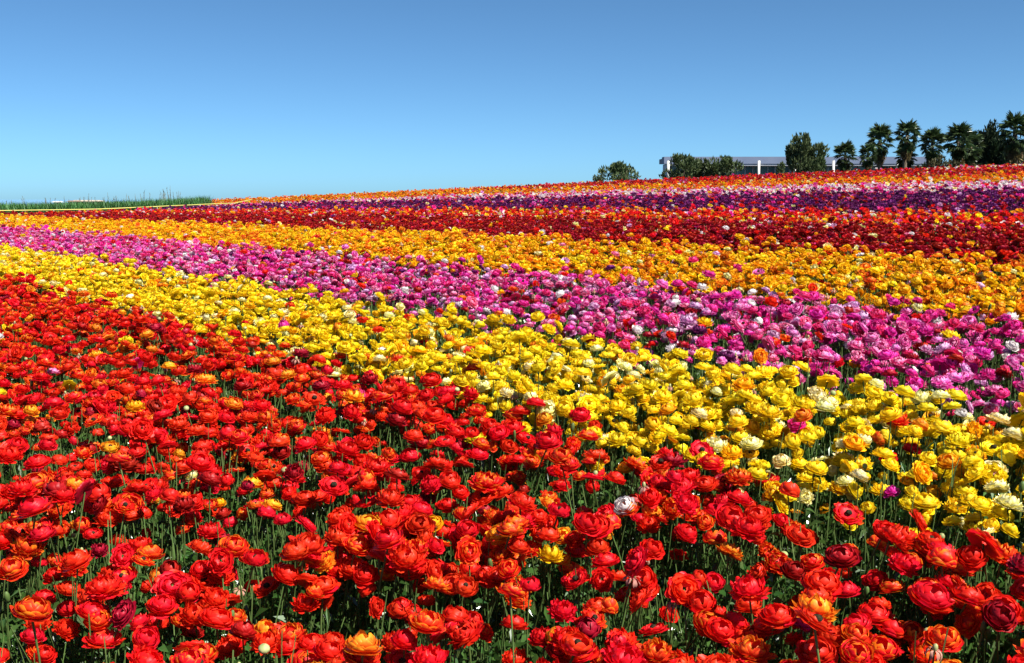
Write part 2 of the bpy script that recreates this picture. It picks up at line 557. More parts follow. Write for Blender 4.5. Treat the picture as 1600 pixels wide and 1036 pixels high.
# geometry nodes: put sources on the points of a mesh
def scatter_group(name, coll):
    g = bpy.data.node_groups.new(name, 'GeometryNodeTree')
    g.interface.new_socket('Geometry', in_out='INPUT', socket_type='NodeSocketGeometry')
    g.interface.new_socket('Geometry', in_out='OUTPUT', socket_type='NodeSocketGeometry')
    n = g.nodes; l = g.links
    gi = n.new('NodeGroupInput'); go = n.new('NodeGroupOutput')
    ip = n.new('GeometryNodeInstanceOnPoints')
    ci = n.new('GeometryNodeCollectionInfo')
    ci.inputs['Collection'].default_value = coll
    ci.inputs['Separate Children'].default_value = True
    ci.inputs['Reset Children'].default_value = True
    ip.inputs['Pick Instance'].default_value = True
    def attr(nm, ty):
        a = n.new('GeometryNodeInputNamedAttribute'); a.data_type = ty; a.inputs['Name'].default_value = nm
        return a.outputs['Attribute']
    l.new(gi.outputs[0], ip.inputs['Points'])
    l.new(ci.outputs[0], ip.inputs['Instance'])
    l.new(attr('idx', 'INT'), ip.inputs['Instance Index'])
    er = n.new('FunctionNodeEulerToRotation')
    l.new(attr('rot', 'FLOAT_VECTOR'), er.inputs[0])
    l.new(er.outputs[0], ip.inputs['Rotation'])
    l.new(attr('scl', 'FLOAT_VECTOR'), ip.inputs['Scale'])
    l.new(ip.outputs[0], go.inputs[0])
    return g


def scatter(name, coll, P, idx, rot, scl, label, cat=None):
    me = bpy.data.meshes.new(name)
    me.vertices.add(len(P))
    me.vertices.foreach_set('co', np.asarray(P, np.float32).ravel())
    a = me.attributes.new('idx', 'INT', 'POINT'); a.data.foreach_set('value', np.asarray(idx, np.int32))
    a = me.attributes.new('rot', 'FLOAT_VECTOR', 'POINT'); a.data.foreach_set('vector', np.asarray(rot, np.float32).ravel())
    a = me.attributes.new('scl', 'FLOAT_VECTOR', 'POINT'); a.data.foreach_set('vector', np.asarray(scl, np.float32).ravel())
    o = link(name, me)
    md = o.modifiers.new('scatter', 'NODES')
    md.node_group = scatter_group(name + '_nodes', coll)
    return tag(o, label, cat, kind='stuff')


# ------------------------------------------------------------------ planting plan
def vnoise(x, y, f, seed):
    s_ = 0
    g = np.random.default_rng(seed)
    for k in range(6):
        a = g.uniform(0, 6.28); p = g.uniform(0, 6.28); q = f * g.uniform(.6, 1.6)
        s_ = s_ + np.sin((x * math.cos(a) + y * math.sin(a)) * q + p)
    return s_ / 6


# rope / field edge at the far left
ROPE = np.array([(-21.5, 29.0), (-15.9, 33.7), (-11.9, 37.0), (-11.0, 41.0), (-10.8, 46.0)])


def beyond_rope(x, y):
    u, w = uw(x, y)
    xr = np.interp(y, ROPE[:, 1], ROPE[:, 0], left=-60)
    return (x < xr) & (y > 22)


def project(x, y, z):
    dz = z - CAM_Z
    fw = y * math.cos(PITCH) - dz * math.sin(PITCH)
    up = y * math.sin(PITCH) + dz * math.cos(PITCH)
    fw = np.maximum(fw, 1e-3)
    return 800 + F_PX * x / fw, 518 - F_PX * up / fw, fw


DENS = 350.0
cell = 1 / math.sqrt(DENS)
xs = []; ys = []
for y0 in np.arange(1.2, 62, cell):
    hw = y0 * 0.52 + 0.9
    n_ = int(2 * hw / cell)
    x0 = -hw + cell * (np.arange(n_) + 0.5)
    xs.append(x0); ys.append(np.full(n_, y0))
X = np.concatenate(xs); Y = np.concatenate(ys)
X = X + rng.uniform(-.5, .5, X.size) * cell; Y = Y + rng.uniform(-.5, .5, X.size) * cell
U, W = uw(X, Y)
Wj = W + 0.05 * vnoise(X, Y, 1.5, 3) + rng.normal(0, 0.035, X.size) * (1 + W / 10)
az = np.degrees(np.arctan2(X, Y))
EDGES = np.array([2.65, 3.92, 5.78, 8.3, 11.4, 13.5, 17.3, 20.7, 25.2, 30.0, 31.4])
BAND = np.searchsorted(EDGES, Wj)
# colour weights per band
#        red   ro    or    gold  yel   crm   mag   pink  lil   wht   crim  pur
BW = np.array([
    [.61, .265, .038, .006, .003, .0006, .0025, .0006, .0003, .0006, .075, .0],     # 0 red
    [.010, .005, .016, .15, .705, .11, .001, .0, .0, .003, .0, .0],         # 1 yellow
    [.040, .01, .008, .004, .004, .004, .42, .31, .12, .035, .03, .015],       # 2 pink
    [.006, .01, .22, .60, .12, .025, .006, .004, .003, .006, .0, .0],         # 3 orange
    [.11, .03, .012, .010, .004, .012, .01, .004, .003, .012, .79, .003],     # 4 crimson
    [.42, .12, .08, .08, .03, .03, .05, .03, .01, .035, .17, .0],            # 5 mixed
    [.02, .0, .008, .004, .004, .002, .09, .02, .015, .006, .13, .70],          # 6 purple
    [.05, .02, .02, .01, .01, .06, .20, .16, .16, .28, .05, .0],              # 7 white and pink
    [.12, .16, .38, .25, .03, .03, .01, .0, .0, .02, .0, .0],                 # 8 far orange
    [.34, .05, .03, .01, .0, .01, .05, .02, .0, .01, .48, .0],                # 9 crest red
    [.20, .03, .02, .01, .0, .22, .06, .03, .02, .30, .11, .0],               # 10 white edging on the crest
    [.34, .05, .03, .01, .0, .01, .05, .02, .0, .01, .48, .0],
])
# keep factor (share of the 230 / m2 grid) per band
KEEP = np.array([.54, .82, .68, .72, .78, .56, .66, .56, .27, .34, .36, .34])
band = BAND.copy()
band = np.where((band >= 8) & (U > 36), 8, band)
far_left = beyond_rope(X, Y)
band = np.where(far_left, 8, band)
band = np.where((band == 10) & (az < 20.5), 9, band)
keep = KEEP[np.clip(band, 0, 11)]
# furrows between the beds
def furrow(w0, wid, dep):
    global keep
    keep = keep * (1 - dep * np.exp(-((W - w0 + .04 * vnoise(X, Y, 2.2, 9)) / wid) ** 2))
furrow(2.05, .12, .72); furrow(1.20, .10, .5); furrow(.36, .17, .92); furrow(-.5, .12, .6)
furrow(2.64, .09, .6); furrow(4.02, .15, .75); furrow(5.75, .08, .2); furrow(8.25, .10, .35); furrow(4.8, .1, .3)
furrow(6.95, .14, .3); furrow(10.7, .15, .3); furrow(13.0, .2, .4)
keep = keep * (1 + np.where(band == 0, 1.0, .5) * vnoise(X, Y, 6.5, 5) + .35 * vnoise(X, Y, 2.4, 6))
keep = np.where(band == 0, keep * (1 + .35 * sm(1.0, 2.6, W)), keep)
ok = rng.uniform(size=X.size) < keep
ok &= ~(beyond_rope(X - .15, Y + .25) & (Y < 42) & ~far_left)      # bare strip in front of the rope
ok &= (W < 37) & ~(far_left & (az < -15.6)) & (np.hypot(X, Y) > 1.25)
ok &= ~((np.hypot(X, Y) > 36) & (rng.uniform(size=X.size) < .25))
X, Y, W, U, band, az = X[ok], Y[ok], W[ok], U[ok], np.clip(band[ok], 0, 11), az[ok]
N = X.size
# colour patches: neighbours tend to share a colour
cum = np.cumsum(BW / BW.sum(1, keepdims=True), axis=1)
rc = rng.uniform(size=N)
patch = (vnoise(X, Y, 3.0, 21) * .9 + .5) % 1.0
rc = np.where(rng.uniform(size=N) < .22, patch, rc)
COLR = (rc[:, None] > cum[band]).sum(1).clip(0, len(PET) - 1)
#  dome dome ball open ruf cup flat ruf dome open
SW = np.array([.18, .14, .12, .035, .15, .07, .09, .11, .10, .02]); SW = SW / SW.sum()
SHP = rng.choice(NSH, N, p=SW)
isbud = rng.uniform(size=N) < np.where(band <= 2, .075, .05)
IDX = np.where(isbud, NBUD0 + rng.choice(4, N, p=[.34, .2, .2, .26]), COLR * NSH + SHP)
Z = ground(X, Y) - 0.01
spin = rng.uniform(0, 6.28, N)
ax = rng.normal(.13, .11, N); ay = rng.normal(.07, .11, N)      # flowers lean a little towards the sun
ROT = np.stack([ax * np.cos(spin) + ay * np.sin(spin), -ax * np.sin(spin) + ay * np.cos(spin), spin], 1)
sz = np.clip(rng.normal(1.0, .17, N), .6, 1.4) * np.where(rng.uniform(size=N) < .12, .72, 1.0)
HB = np.array([1.0, 1.0, 1.02, 1.0, .97, 1.0, .98, 1.0, 1., 1., 1., 1.])[band]
hz = np.clip(rng.normal(.99, .085, N), .70, 1.18) * HB
sz = sz * np.array([1.06, 1.0, .95, 1.0, 1.0, 1.0, 1.05, 1.0, .95, .95, .95, .95])[band]
SCL = np.stack([sz, sz, hz * (0.65 + .35 * sz)], 1)

px, py, fw = project(X, Y, Z + .42)
inframe = (px > -6) & (px < 1606) & (py > 200) & (py < 1046)
DIST = np.hypot(X, Y)

# which flowers stand as objects of their own: the largest in view of each kind
KIND_OF = ['red', 'red', 'orange', 'orange', 'yellow', 'yellow', 'pink', 'pink', 'pink', 'white', 'crimson', 'purple']
kind = np.array([KIND_OF[c] for c in COLR]); kind[isbud] = 'bud'
LIMIT = {'red': 300, 'orange': 300, 'yellow': 300, 'pink': 300, 'white': 120, 'crimson': 250, 'purple': 200, 'bud': 200}
solo = np.zeros(N, bool)
order = np.argsort(fw / sz)
for k, lim in LIMIT.items():
    c = [i for i in order if kind[i] == k and inframe[i]][:lim]
    solo[c] = True
PETALLED = set([i for i in order if solo[i] and not isbud[i]][:110])

BAND_NAME = ['red', 'yellow', 'magenta', 'orange', 'crimson', 'mixed colour', 'purple', 'pink and white', 'far orange', 'crest', 'crest', 'crest']
rest = ~solo
lodn = np.where(DIST < 6.0, 0, np.where(DIST < 14, 1, 2))
OBJN = ['red_flower_bed', 'yellow_flower_bed', 'pink_flower_bed', 'orange_flower_bed', 'crimson_flower_bed', 'mixed_flower_bed', 'purple_flower_bed',
        'pink_white_flower_bed', 'far_orange_flower_bed', 'crest_flower_bed', 'crest_flower_bed', 'crest_flower_bed']
LABS = ['mass of red and orange ranunculus filling the front planting band', 'mass of bright yellow ranunculus between the red and magenta bands',
        'mass of magenta and pink ranunculus between the yellow and orange bands', 'mass of golden orange ranunculus behind the magenta band',
        'mass of dark crimson ranunculus behind the golden orange band', 'speckled band of red, yellow and white flowers behind the crimson band',
        'dark purple band of ranunculus across the slope', 'pale pink and white band of ranunculus above the purple band',
        'thin orange band of ranunculus with green showing near the hilltop', 'red flowers along the crest of the hill']
for name_i in range(10):
    sel = rest & (np.minimum(band, 9) == name_i)
    scatter(OBJN[name_i], protos, np.stack([X, Y, Z], 1)[sel], (IDX + lodn * NPROTO)[sel], ROT[sel], SCL[sel], LABS[name_i])

# ------------------------------------------------------------------ single flowers
stem_me = [V.stem.mesh('stem', [M_STEM]) for V in VAR[0]]
stem_lo = [V.stem.mesh('stem', [M_STEM]) for V in VAR[1]]
centre_me = [V.centre.mesh('flower_centre', [M_CENTRE]) for V in VAR[0]]
centre_lo = [V.centre.mesh('flower_centre', [M_CENTRE]) for V in VAR[1]]
cache = {}


def blossom_mesh(ci, si, lod, skip_outer=False):
    k = (ci, si, lod, skip_outer)
    if k not in cache:
        m = MB()
        for q, L in enumerate(VAR[lod][si].rings):
            if skip_outer and q < 2:
                continue
            for p in L:
                merge(m, p, 0)
        cache[k] = m.mesh('blossom', [PET[ci]])
    return cache[k]


def petal_meshes(ci, si):
    k = ('p', ci, si)
    if k not in cache:
        out = []
        for L in VAR[0][si].rings[:2]:
            for p in L:
                m = MB(); merge(m, p, 0); out.append(m.mesh('petal', [PET[ci]]))
        cache[k] = out
    return cache[k]


bud_me = [(st.mesh('stem', [M_STEM]), hd.mesh('bud_head', bm_)) for (st, hd), bm_ in zip(BUDS, BUD_MATS)]
COLW = ['scarlet', 'orange-edged red', 'orange', 'golden orange', 'bright yellow', 'pale cream yellow', 'deep magenta', 'pink', 'pale lilac pink', 'white', 'dark crimson', 'dark purple']
SHW = {'dome': 'full domed', 'ball': 'tight round', 'open': 'dark centred', 'ruffled': 'ruffled', 'cup': 'cupped', 'flat': 'flat opened'}
HOME = {0: (0, 1, 10), 1: (3, 4, 5, 9), 2: (6, 7, 8, 9, 10), 3: (2, 3, 4), 4: (10, 0), 5: (0, 1, 2, 3, 9, 10), 6: (11, 6, 10), 7: (6, 7, 8, 9), 8: (0, 1, 2, 3), 9: (0, 10)}
NEXT = {0: [(2.25, 9, 'next to the yellow band')], 1: [(-9, 2.95, 'next to the red band'), (3.55, 9, 'next to the magenta band')],
        2: [(-9, 4.2, 'next to the yellow band'), (5.4, 99, 'next to the orange band')], 3: [(-9, 6.1, 'next to the magenta band'), (7.8, 99, 'next to the crimson band')],
        4: [(-9, 8.6, 'next to the orange band')]}
def neighbour(i):
    """the differing bloom or bud that stands closest beside flower i, in words"""
    near_ = np.where((np.abs(X - X[i]) < .13) & (np.abs(Y - Y[i]) < .13))[0]
    best = None
    for j in near_:
        d = math.hypot(X[j] - X[i], Y[j] - Y[i])
        if j == i or (kind[j] == kind[i] and COLR[j] == COLR[i]):
            continue
        if best is None or d < best[0]:
            best = (d, j)
    if best is None:
        return 'apart from other colours'
    j = best[1]
    return 'beside a green bud' if isbud[j] else 'beside %s bloom' % ('an ' + COLW[COLR[j]] if COLW[COLR[j]][0] in 'aeiou' else 'a ' + COLW[COLR[j]])


def full_label(i, core, place):
    words_ = lambda t: len(t.split())
    pre = ('large ' if sz[i] > 1.17 else 'small ' if sz[i] < .86 else '')
    tall = ('tall ' if hz[i] > 1.07 else 'low ' if hz[i] < .93 else '')
    lab = core + ' ' + place
    for t in (pre, tall):
        if words_(t + lab) <= 16:
            lab = t + lab
    nb = ' ' + neighbour(i)
    if words_(lab + nb) <= 16:
        lab += nb
    return lab


for i in order[solo[order]]:
    b = min(int(band[i]), 9)
    ci = int(COLR[i]); si = int(SHP[i])
    place = 'in the %s band' % BAND_NAME[b]
    for lo, hi, t in NEXT.get(b, []):
        if lo < W[i] < hi:
            place = 'in the %s band %s' % (BAND_NAME[b], t.replace('next to', 'near'))
    if isbud[i]:
        q = int(IDX[i] - NBUD0)
        e = link('ranunculus_bud', None)
        tag(e, full_label(i, BUD_NAMES[q], place), 'flower bud', 'buds and spent heads ' + place)
        link('stem', bud_me[q][0], e)
        link('bud_head', bud_me[q][1], e)
    else:
        k = KIND_OF[ci]
        e = link(k + '_ranunculus', None)
        stray = ci not in HOME[b]
        core = '%s%s %s ranunculus' % ('stray ' if stray else '', COLW[ci], SHW[SHAPE_LIST[si]])
        tag(e, full_label(i, core, place), 'flower', '%s ranunculus %s' % (k, place))
        lod = 0 if DIST[i] < 9 else 1
        link('stem', (stem_me, stem_lo)[lod][si], e)
        if SHAPE_LIST[si] in ('open', 'cup'):
            link('flower_centre', (centre_me, centre_lo)[lod][si], e)
        if i in PETALLED:
            bl = link('blossom', blossom_mesh(ci, si, 0, True), e)
            for pm in petal_meshes(ci, si):
                link('petal', pm, bl)
        else:
            link('blossom', blossom_mesh(ci, si, lod), e)
    e.location = (X[i], Y[i], Z[i])
    e.rotation_euler = ROT[i]
    e.scale = SCL[i]
print('flowers', N, 'solo', int(solo.sum()))

# ------------------------------------------------------------------ leaves under the flowers
LP = []
for q, (d0, d1, dn, w0_, w1_) in enumerate(((1.2, 9.0, 78.0, -99, 99), (9.0, 62.0, 20.0, -99, 20.7), (9.0, 62.0, 26.0, 20.7, 99))):
    c = 1 / math.sqrt(dn)
    fx = []; fy = []
    for y0 in np.arange(0.8, 60, c):
        hw = y0 * .52 + .9
        n_ = int(2 * hw / c)
        fx.append(-hw + c * (np.arange(n_) + .5)); fy.append(np.full(n_, y0))
    fx = np.concatenate(fx); fy = np.concatenate(fy)
    fx += rng.uniform(-.5, .5, fx.size) * c; fy += rng.uniform(-.5, .5, fx.size) * c
    d = np.hypot(fx, fy); u_, w_ = uw(fx, fy)
    s_ = (d > d0) & (d <= d1) & (w_ < 37) & (w_ >= w0_) & (w_ < w1_) & ~(beyond_rope(fx, fy) & (np.degrees(np.arctan2(fx, fy)) < -15.6))
    s_ &= ~((rng.uniform(size=fx.size) < .75 * np.exp(-((w_ - .36) / .12) ** 2)))
    fx, fy = fx[s_], fy[s_]
    n_ = fx.size
    sc = rng.uniform(.8, 1.25, n_)
    P = np.stack([fx, fy, ground(fx, fy) - .01], 1)
    LP.append((P, q * 5 + rng.integers(0, 5, n_), np.stack([rng.normal(0, .1, n_), rng.normal(0, .1, n_), rng.uniform(0, 6.28, n_)], 1),
               np.stack([sc, sc, sc * rng.uniform(.75, 1.1, n_)], 1)))
scatter('foliage', fol[0], *[np.concatenate([t[k] for t in LP]) for k in range(4)], 'dense green leaves under and between the flowers')

# ------------------------------------------------------------------ green crop strip, rope and stalks at the left end
M_GRASS = plain('crop_green', (0.030, 0.11, 0.022), (0.05, 0.16, 0.03), 6, 0.5, 0.2, 0.4, rand=.25)
gc = bpy.data.collections.new('grass_source')
for i in range(4):
    g_ = np.random.default_rng(300 + i); m = MB()
    for k in range(26):
        a = g_.uniform(0, 6.28); b = Vector((g_.normal(0, .05), g_.normal(0, .05), 0)); L = g_.uniform(.34, .66)
        dr = Vector((math.cos(a), math.sin(a), 0)); sd = Vector((-dr.y, dr.x, 0)) * .009
        p1 = b + dr * L * .12 + Vector((0, 0, L * .6)); p2 = b + dr * L * .38 + Vector((0, 0, L))
        m.add([b - sd, b + sd, p1 + sd, p1 - sd, p2], [(0, 1, 2, 3), (3, 2, 4)])
    gc.objects.link(bpy.data.objects.new('tuft_%d' % i, m.mesh('tuft', [M_GRASS], False)))
n_ = 9000
ga = np.radians(rng.uniform(-31, -15.4, n_)); gd = np.sqrt(rng.uniform(29 ** 2, 52 ** 2, n_))
qx = gd * np.sin(ga); qy = gd * np.cos(ga)
s_ = beyond_rope(qx - 0, qy) & beyond_rope(qx + .7, qy)
qx, qy = qx[s_], qy[s_]; n_ = qx.size
sc = rng.uniform(1.05, 1.38, n_)
scatter('grass', gc, np.stack([qx, qy, ground(qx, qy) - .01], 1), rng.integers(0, 4, n_), np.stack([np.zeros(n_), np.zeros(n_), rng.uniform(0, 6.28, n_)], 1),
        np.stack([sc, sc, sc], 1), 'strip of tall green grass beyond the rope at the end of the field')

M_ROPE = plain('rope_yellow', (0.46, 0.42, 0.09), (0.54, 0.48, 0.13), 20, 0.7)
M_WOOD = plain('weathered_wood', (0.16, 0.12, 0.085), (0.25, 0.20, 0.15), 12, 0.85)
e = tag(link('boundary_rope', None, loc=(ROPE[1][0], ROPE[1][1], gz(*ROPE[1]))), 'long thin pale yellow rope strung along the edge of the green strip', 'rope')
base = Vector(e.location)
t_ = np.linspace(0, 1, 60); sidx = np.linspace(0, len(ROPE) - 1, 60)
rx = np.interp(sidx, range(len(ROPE)), ROPE[:, 0]); ry = np.interp(sidx, range(len(ROPE)), ROPE[:, 1])
for _ in range(3):
    rx[1:-1] = (rx[:-2] + rx[1:-1] * 2 + rx[2:]) / 4; ry[1:-1] = (ry[:-2] + ry[1:-1] * 2 + ry[2:]) / 4
rz = ground(rx, ry) + .54
m = MB(); m.tube([Vector((a, b, c)) - base for a, b, c in zip(rx, ry, rz)], .017, 6)
link('rope', m.mesh('rope', [M_ROPE]), e)
for k in range(0, 60, 10):
    m = MB(); m.tube([Vector((rx[k], ry[k], rz[k] - .58)) - base, Vector((rx[k], ry[k], rz[k] + .01)) - base], .02, 6)
    link('stake', m.mesh('stake', [M_WOOD]), e)

M_STALK = plain('stalk', (0.07, 0.10, 0.10), (0.12, 0.14, 0.11), 9, 0.8, rand=.2)
for k in range(110):
    pxx = rng.uniform(-5, 285); D = rng.uniform(46, 55)
    x_ = (pxx - 800) / F_PX * D
    y_ = D
    h_ = rng.uniform(.80, 1.15) * (1.2 if rng.uniform() < .2 else 1)
    m = MB()
    ln = rng.normal(0, .06); l2 = rng.normal(0, .06)
    pts = [Vector((ln * s * s, l2 * s * s, h_ * s)) for s in (0, .35, .7, 1)]
    m.tube(pts, [.016, .014, .012, .006], 5, 0)
    for q in range(5):
        s = rng.uniform(.55, .97); b = Vector((ln * s * s, l2 * s * s, h_ * s)); a = rng.uniform(0, 6.28); L = rng.uniform(.05, .13)
        m.tube([b, b + Vector((math.cos(a) * L * .5, math.sin(a) * L * .5, L))], [.008, .003], 4, 0)
    o = link('tall_stalk', m.mesh('tall_stalk', [M_STALK]), loc=(x_, y_, gz(x_, y_) - .02))
    tag(o, 'thin dark seed stalk rising above the green grass strip', 'stalk', 'seed stalks in the green strip')


# ------------------------------------------------------------------ background: sight helper
def sight(pxx, pyy, D):
    a = (pxx - 800) / F_PX; b = (518 - pyy) / F_PX
    fwd = Vector((0, math.cos(PITCH), -math.sin(PITCH))); upv = Vector((0, math.sin(PITCH), math.cos(PITCH)))
    d = fwd + Vector((1, 0, 0)) * a + upv * b
    d *= D / d.y
    return Vector((0, 0, CAM_Z)) + d


# ------------------------------------------------------------------ fan palms
M_TRUNK = plain('palm_trunk', (0.10, 0.075, 0.05), (0.17, 0.13, 0.09), 5, 0.9, bump=.4)
M_FROND = plain('palm_green', (0.036, 0.066, 0.024), (0.085, 0.125, 0.042), 2.5, 0.38, 0.1, 0.5, rand=.35)
M_FDRY = plain('palm_dry', (0.13, 0.095, 0.04), (0.22, 0.16, 0.07), 2.5, 0.7, 0.1, rand=.3)


def frond_mesh(seed, droop, mats):
    g_ = np.random.default_rng(seed); m = MB()
    L = 1.0                                  # petiole along +X, then the fan
    m.tube([(0, 0, 0), (.35, 0, .03), (.62, 0, .0)], [.03, .022, .018], 4, 0)
    n = 15
    for i in range(n):
        a = -1.75 + 3.5 * i / (n - 1)
        ll = (.78 - .10 * abs(a)) * g_.uniform(.88, 1.08)
        d = Vector((math.cos(a), math.sin(a), 0)); sd = Vector((-d.y, d.x, 0))
        b = Vector((.6, 0, 0)); mid = b + d * ll * .55 + Vector((0, 0, -.05 * droop + .03 * (i % 2)))
        e_ = b + d * ll + Vector((0, 0, -.28 * droop * g_.uniform(.6, 1.4)))
        m.add([b, mid - sd * .050, e_, mid + sd * .050], [(0, 1, 2), (0, 2, 3)])
    return m.mesh('frond', mats, False)


FR_G = [frond_mesh(i, 1.0, [M_FROND]) for i in range(4)]
FR_D = [frond_mesh(9 + i, 1.8, [M_FDRY]) for i in range(2)]


def palm(pxx, top_py, width_px, D, label, skirt=10, seed=0, bot_py=None):
    g_ = np.random.default_rng(700 + seed)
    top = sight(pxx, top_py, D)
    x_, y_ = top.x, top.y
    r_ = width_px / F_PX * D / 2
    fl = r_ * .92                                  # frond scale (mesh reach is about 1.35)
    cz = top.z - fl * 1.15
    g0 = gz(x_, y_)
    e = tag(link('fan_palm', None, loc=(x_, y_, g0)), label, 'palm tree', 'fan palms on the crest')
    h_ = cz - g0
    m = MB()
    pts = [Vector((.12 * math.sin(s * 3 + seed), .1 * s, h_ * s)) for s in np.linspace(0, 1, 9)]
    m.tube(pts, list(np.linspace(.30, .20, 9) * (r_ / 1.6)), 9)
    link('trunk', m.mesh('trunk', [M_TRUNK]), e)
    tp = pts[-1]
    n = 40
    for i in range(n):
        f_ = (i + .5) / n
        el = R(84 - 150 * f_ ** 1.15) + g_.normal(0, .1)
        a = i * 2.39996 + g_.normal(0, .12)
        mesh_ = FR_G[i % 4]
        o = link('frond', mesh_, e, loc=tp + Vector((0, 0, .12 - 1.15 * f_ ** 2.2)) * (r_ / 1.6))
        o.rotation_euler = Euler((g_.normal(0, .35), -el, a), 'XYZ')
        o.scale = (fl * g_.uniform(.9, 1.08) * (1 - .28 * f_ ** 2),) * 3
    for i in range(skirt):
        a = i * 2.39996 + 1; el = R(-62) + g_.normal(0, .12)
        o = link('dry_frond', FR_D[i % 2], e, loc=tp + Vector((0, 0, -.9 - .9 * (i / max(1, skirt)))) * (r_ / 1.6))
        o.rotation_euler = Euler((g_.normal(0, .3), -el, a), 'XYZ')
        o.scale = (fl * g_.uniform(.6, .8),) * 3
    return e


PD = 150
palm(1323, 223, 36, PD - 8, 'short round fan palm standing alone between the building and the other palms', 6, 1)
palm(1359, 225, 30, PD - 14, 'small low fan palm beneath the taller one beside it', 6, 2)
palm(1377, 196, 42, PD, 'tall fan palm with a small low palm at its foot', 12, 3)
palm(1418, 190, 40, PD - 4, 'tallest slim fan palm with a long leaf skirt', 16, 4)
palm(1417, 224, 34, PD + 3, 'low fan palm growing against the trunk of the tallest slim palm', 6, 9)
palm(1457, 202, 40, PD, 'fan palm with a rounded crown beside an olive bush', 12, 5)
palm(1499, 194, 46, PD + 4, 'spreading fan palm in front of dark trees, lowest fronds loose', 10, 6)
palm(1519, 206, 42, PD + 9, 'fan palm pressed against its spreading neighbour', 10, 7)
palm(1590, 178, 52, PD - 10, 'broad fan palm with the highest crown at the end of the row', 14, 8)


# ------------------------------------------------------------------ bushes and dense trees
M_BUSH = plain('bush_green', (0.045, 0.075, 0.026), (0.11, 0.145, 0.052), 1.2, 0.55, 0.12, 0.4, rand=.15)
M_BUSH2 = plain('dark_tree_green', (0.014, 0.028, 0.012), (0.032, 0.055, 0.02), 1.0, 0.55, 0.1, 0.3, rand=.15)
M_OLIVE = plain('olive_bush_green', (0.07, 0.075, 0.03), (0.12, 0.11, 0.05), 1.0, 0.6, 0.12, 0.3, rand=.15)
M_BARK = plain('bark', (0.07, 0.055, 0.04), (0.12, 0.095, 0.07), 6, 0.9)


def bush(name, pxx, top_py, bot_py, width_px, D, label, cat, mat, seed, lobes=9, sprig=.36, n=2600, upright=1.0, group=None):
    g_ = np.random.default_rng(900 + seed)
    top = sight(pxx, top_py, D)
    x_, y_ = top.x, top.y
    g0 = gz(x_, y_)
    H = top.z - g0
    rw = width_px / F_PX * D / 2
    e = tag(link(name, None, loc=(x_, y_, g0)), label, cat, group)
    m = MB()
    cz0 = max(.15 * H, 0.3)
    m.tube([(0, 0, -.1), (.05, .03, cz0), (0, 0, cz0 + (H - cz0) * .55)], [.16, .12, .05], 7)
    cen = []
    for k in range(lobes):
        a = g_.uniform(0, 6.28); q = math.sqrt(g_.uniform(0, 1)) * .72
        zz = cz0 + (H - cz0) * g_.uniform(.12, .80) * (1 - .45 * q * q)
        c = Vector((math.cos(a) * q * rw, math.sin(a) * q * rw, zz)); cen.append((c, rw * g_.uniform(.30, .48), (H - cz0) * g_.uniform(.16, .26)))
        m.tube([(0, 0, cz0 * .8), c * .5 + Vector((0, 0, cz0 * .3)), c], [.07, .05, .02], 5)
    for k in range(lobes // 2):            # upright spires that break the outline
        a = g_.uniform(0, 6.28); q = math.sqrt(g_.uniform(0, 1)) * .8
        cen.append((Vector((math.cos(a) * q * rw, math.sin(a) * q * rw, cz0 + (H - cz0) * (.80 - .42 * q * q))), rw * .12, (H - cz0) * g_.uniform(.14, .22)))
    cen.append((Vector((0, 0, cz0 + (H - cz0) * .72)), rw * .34, (H - cz0) * .24))
    link('trunk', m.mesh('trunk', [M_BARK]), e)
    m = MB()
    for i in range(int(n * .8)):
        c, ra, rb = cen[g_.integers(0, len(cen))]
        d = Vector((g_.normal(), g_.normal(), g_.normal())).normalized()
        rr = g_.uniform(.45, 1.0) ** .5
        p = c + Vector((d.x * ra * rr, d.y * ra * rr, d.z * rb * rr))
        dr = (d * .7 + Vector((g_.normal(0, .35), g_.normal(0, .35), upright + g_.normal(0, .3)))).normalized()
        L = sprig * g_.uniform(.6, 1.4)
        for q in range(2):
            sd = dr.cross(Vector((g_.normal(), g_.normal(), g_.normal()))).normalized() * L * .17
            mid = p + dr * L * .45
            m.add([p, mid - sd, p + dr * L, mid + sd], [(0, 1, 2, 3)])
    link('crown', m.mesh('crown', [mat], False), e)
    return e


bush('rounded_bush', 970, 254, 283, 60, 120, 'rounded green bush standing alone on the hilltop away from the building', 'bush', M_BUSH, 1, 10, .34, 2600)
bush('rounded_bush', 934, 273, 286, 26, 118, 'tiny low bush beside the lone rounded bush', 'bush', M_BUSH, 2, 5, .24, 700)
bush('rounded_bush', 1066, 240, 278, 62, 120, 'dense green bush in front of the end of the building', 'bush', M_BUSH, 3, 11, .34, 3000)
bush('rounded_bush', 1095, 246, 276, 40, 122, 'middle green bush in a clump before the building', 'bush', M_BUSH, 31, 8, .34, 1800)
bush('rounded_bush', 1130, 243, 275, 58, 121, 'dense green bush beside the white building column', 'bush', M_BUSH, 4, 10, .34, 2800)
bush('tall_shrub', 1256, 208, 268, 70, 125, 'tall upright shrub with feathery spires in front of the building', 'shrub', M_BUSH, 5, 16, .42, 5200, 1.5)
bush('rounded_bush', 1282, 242, 266, 16, 124, 'slim shrub leaning against the tall feathery shrub', 'bush', M_BUSH, 6, 7, .36, 1100, 1.4)
bush('rounded_bush', 1222, 252, 268, 20, 123, 'small low bush at the foot of the tall feathery shrub', 'bush', M_BUSH, 7, 5, .26, 600)
bush('olive_bush', 1472, 240, 262, 34, 146, 'brownish olive bush behind the rounded fan palm', 'bush', M_OLIVE, 8, 7, .36, 1300)
bush('olive_bush', 1490, 249, 262, 30, 144, 'low olive bush between two fan palms', 'bush', M_OLIVE, 9, 6, .32, 900)
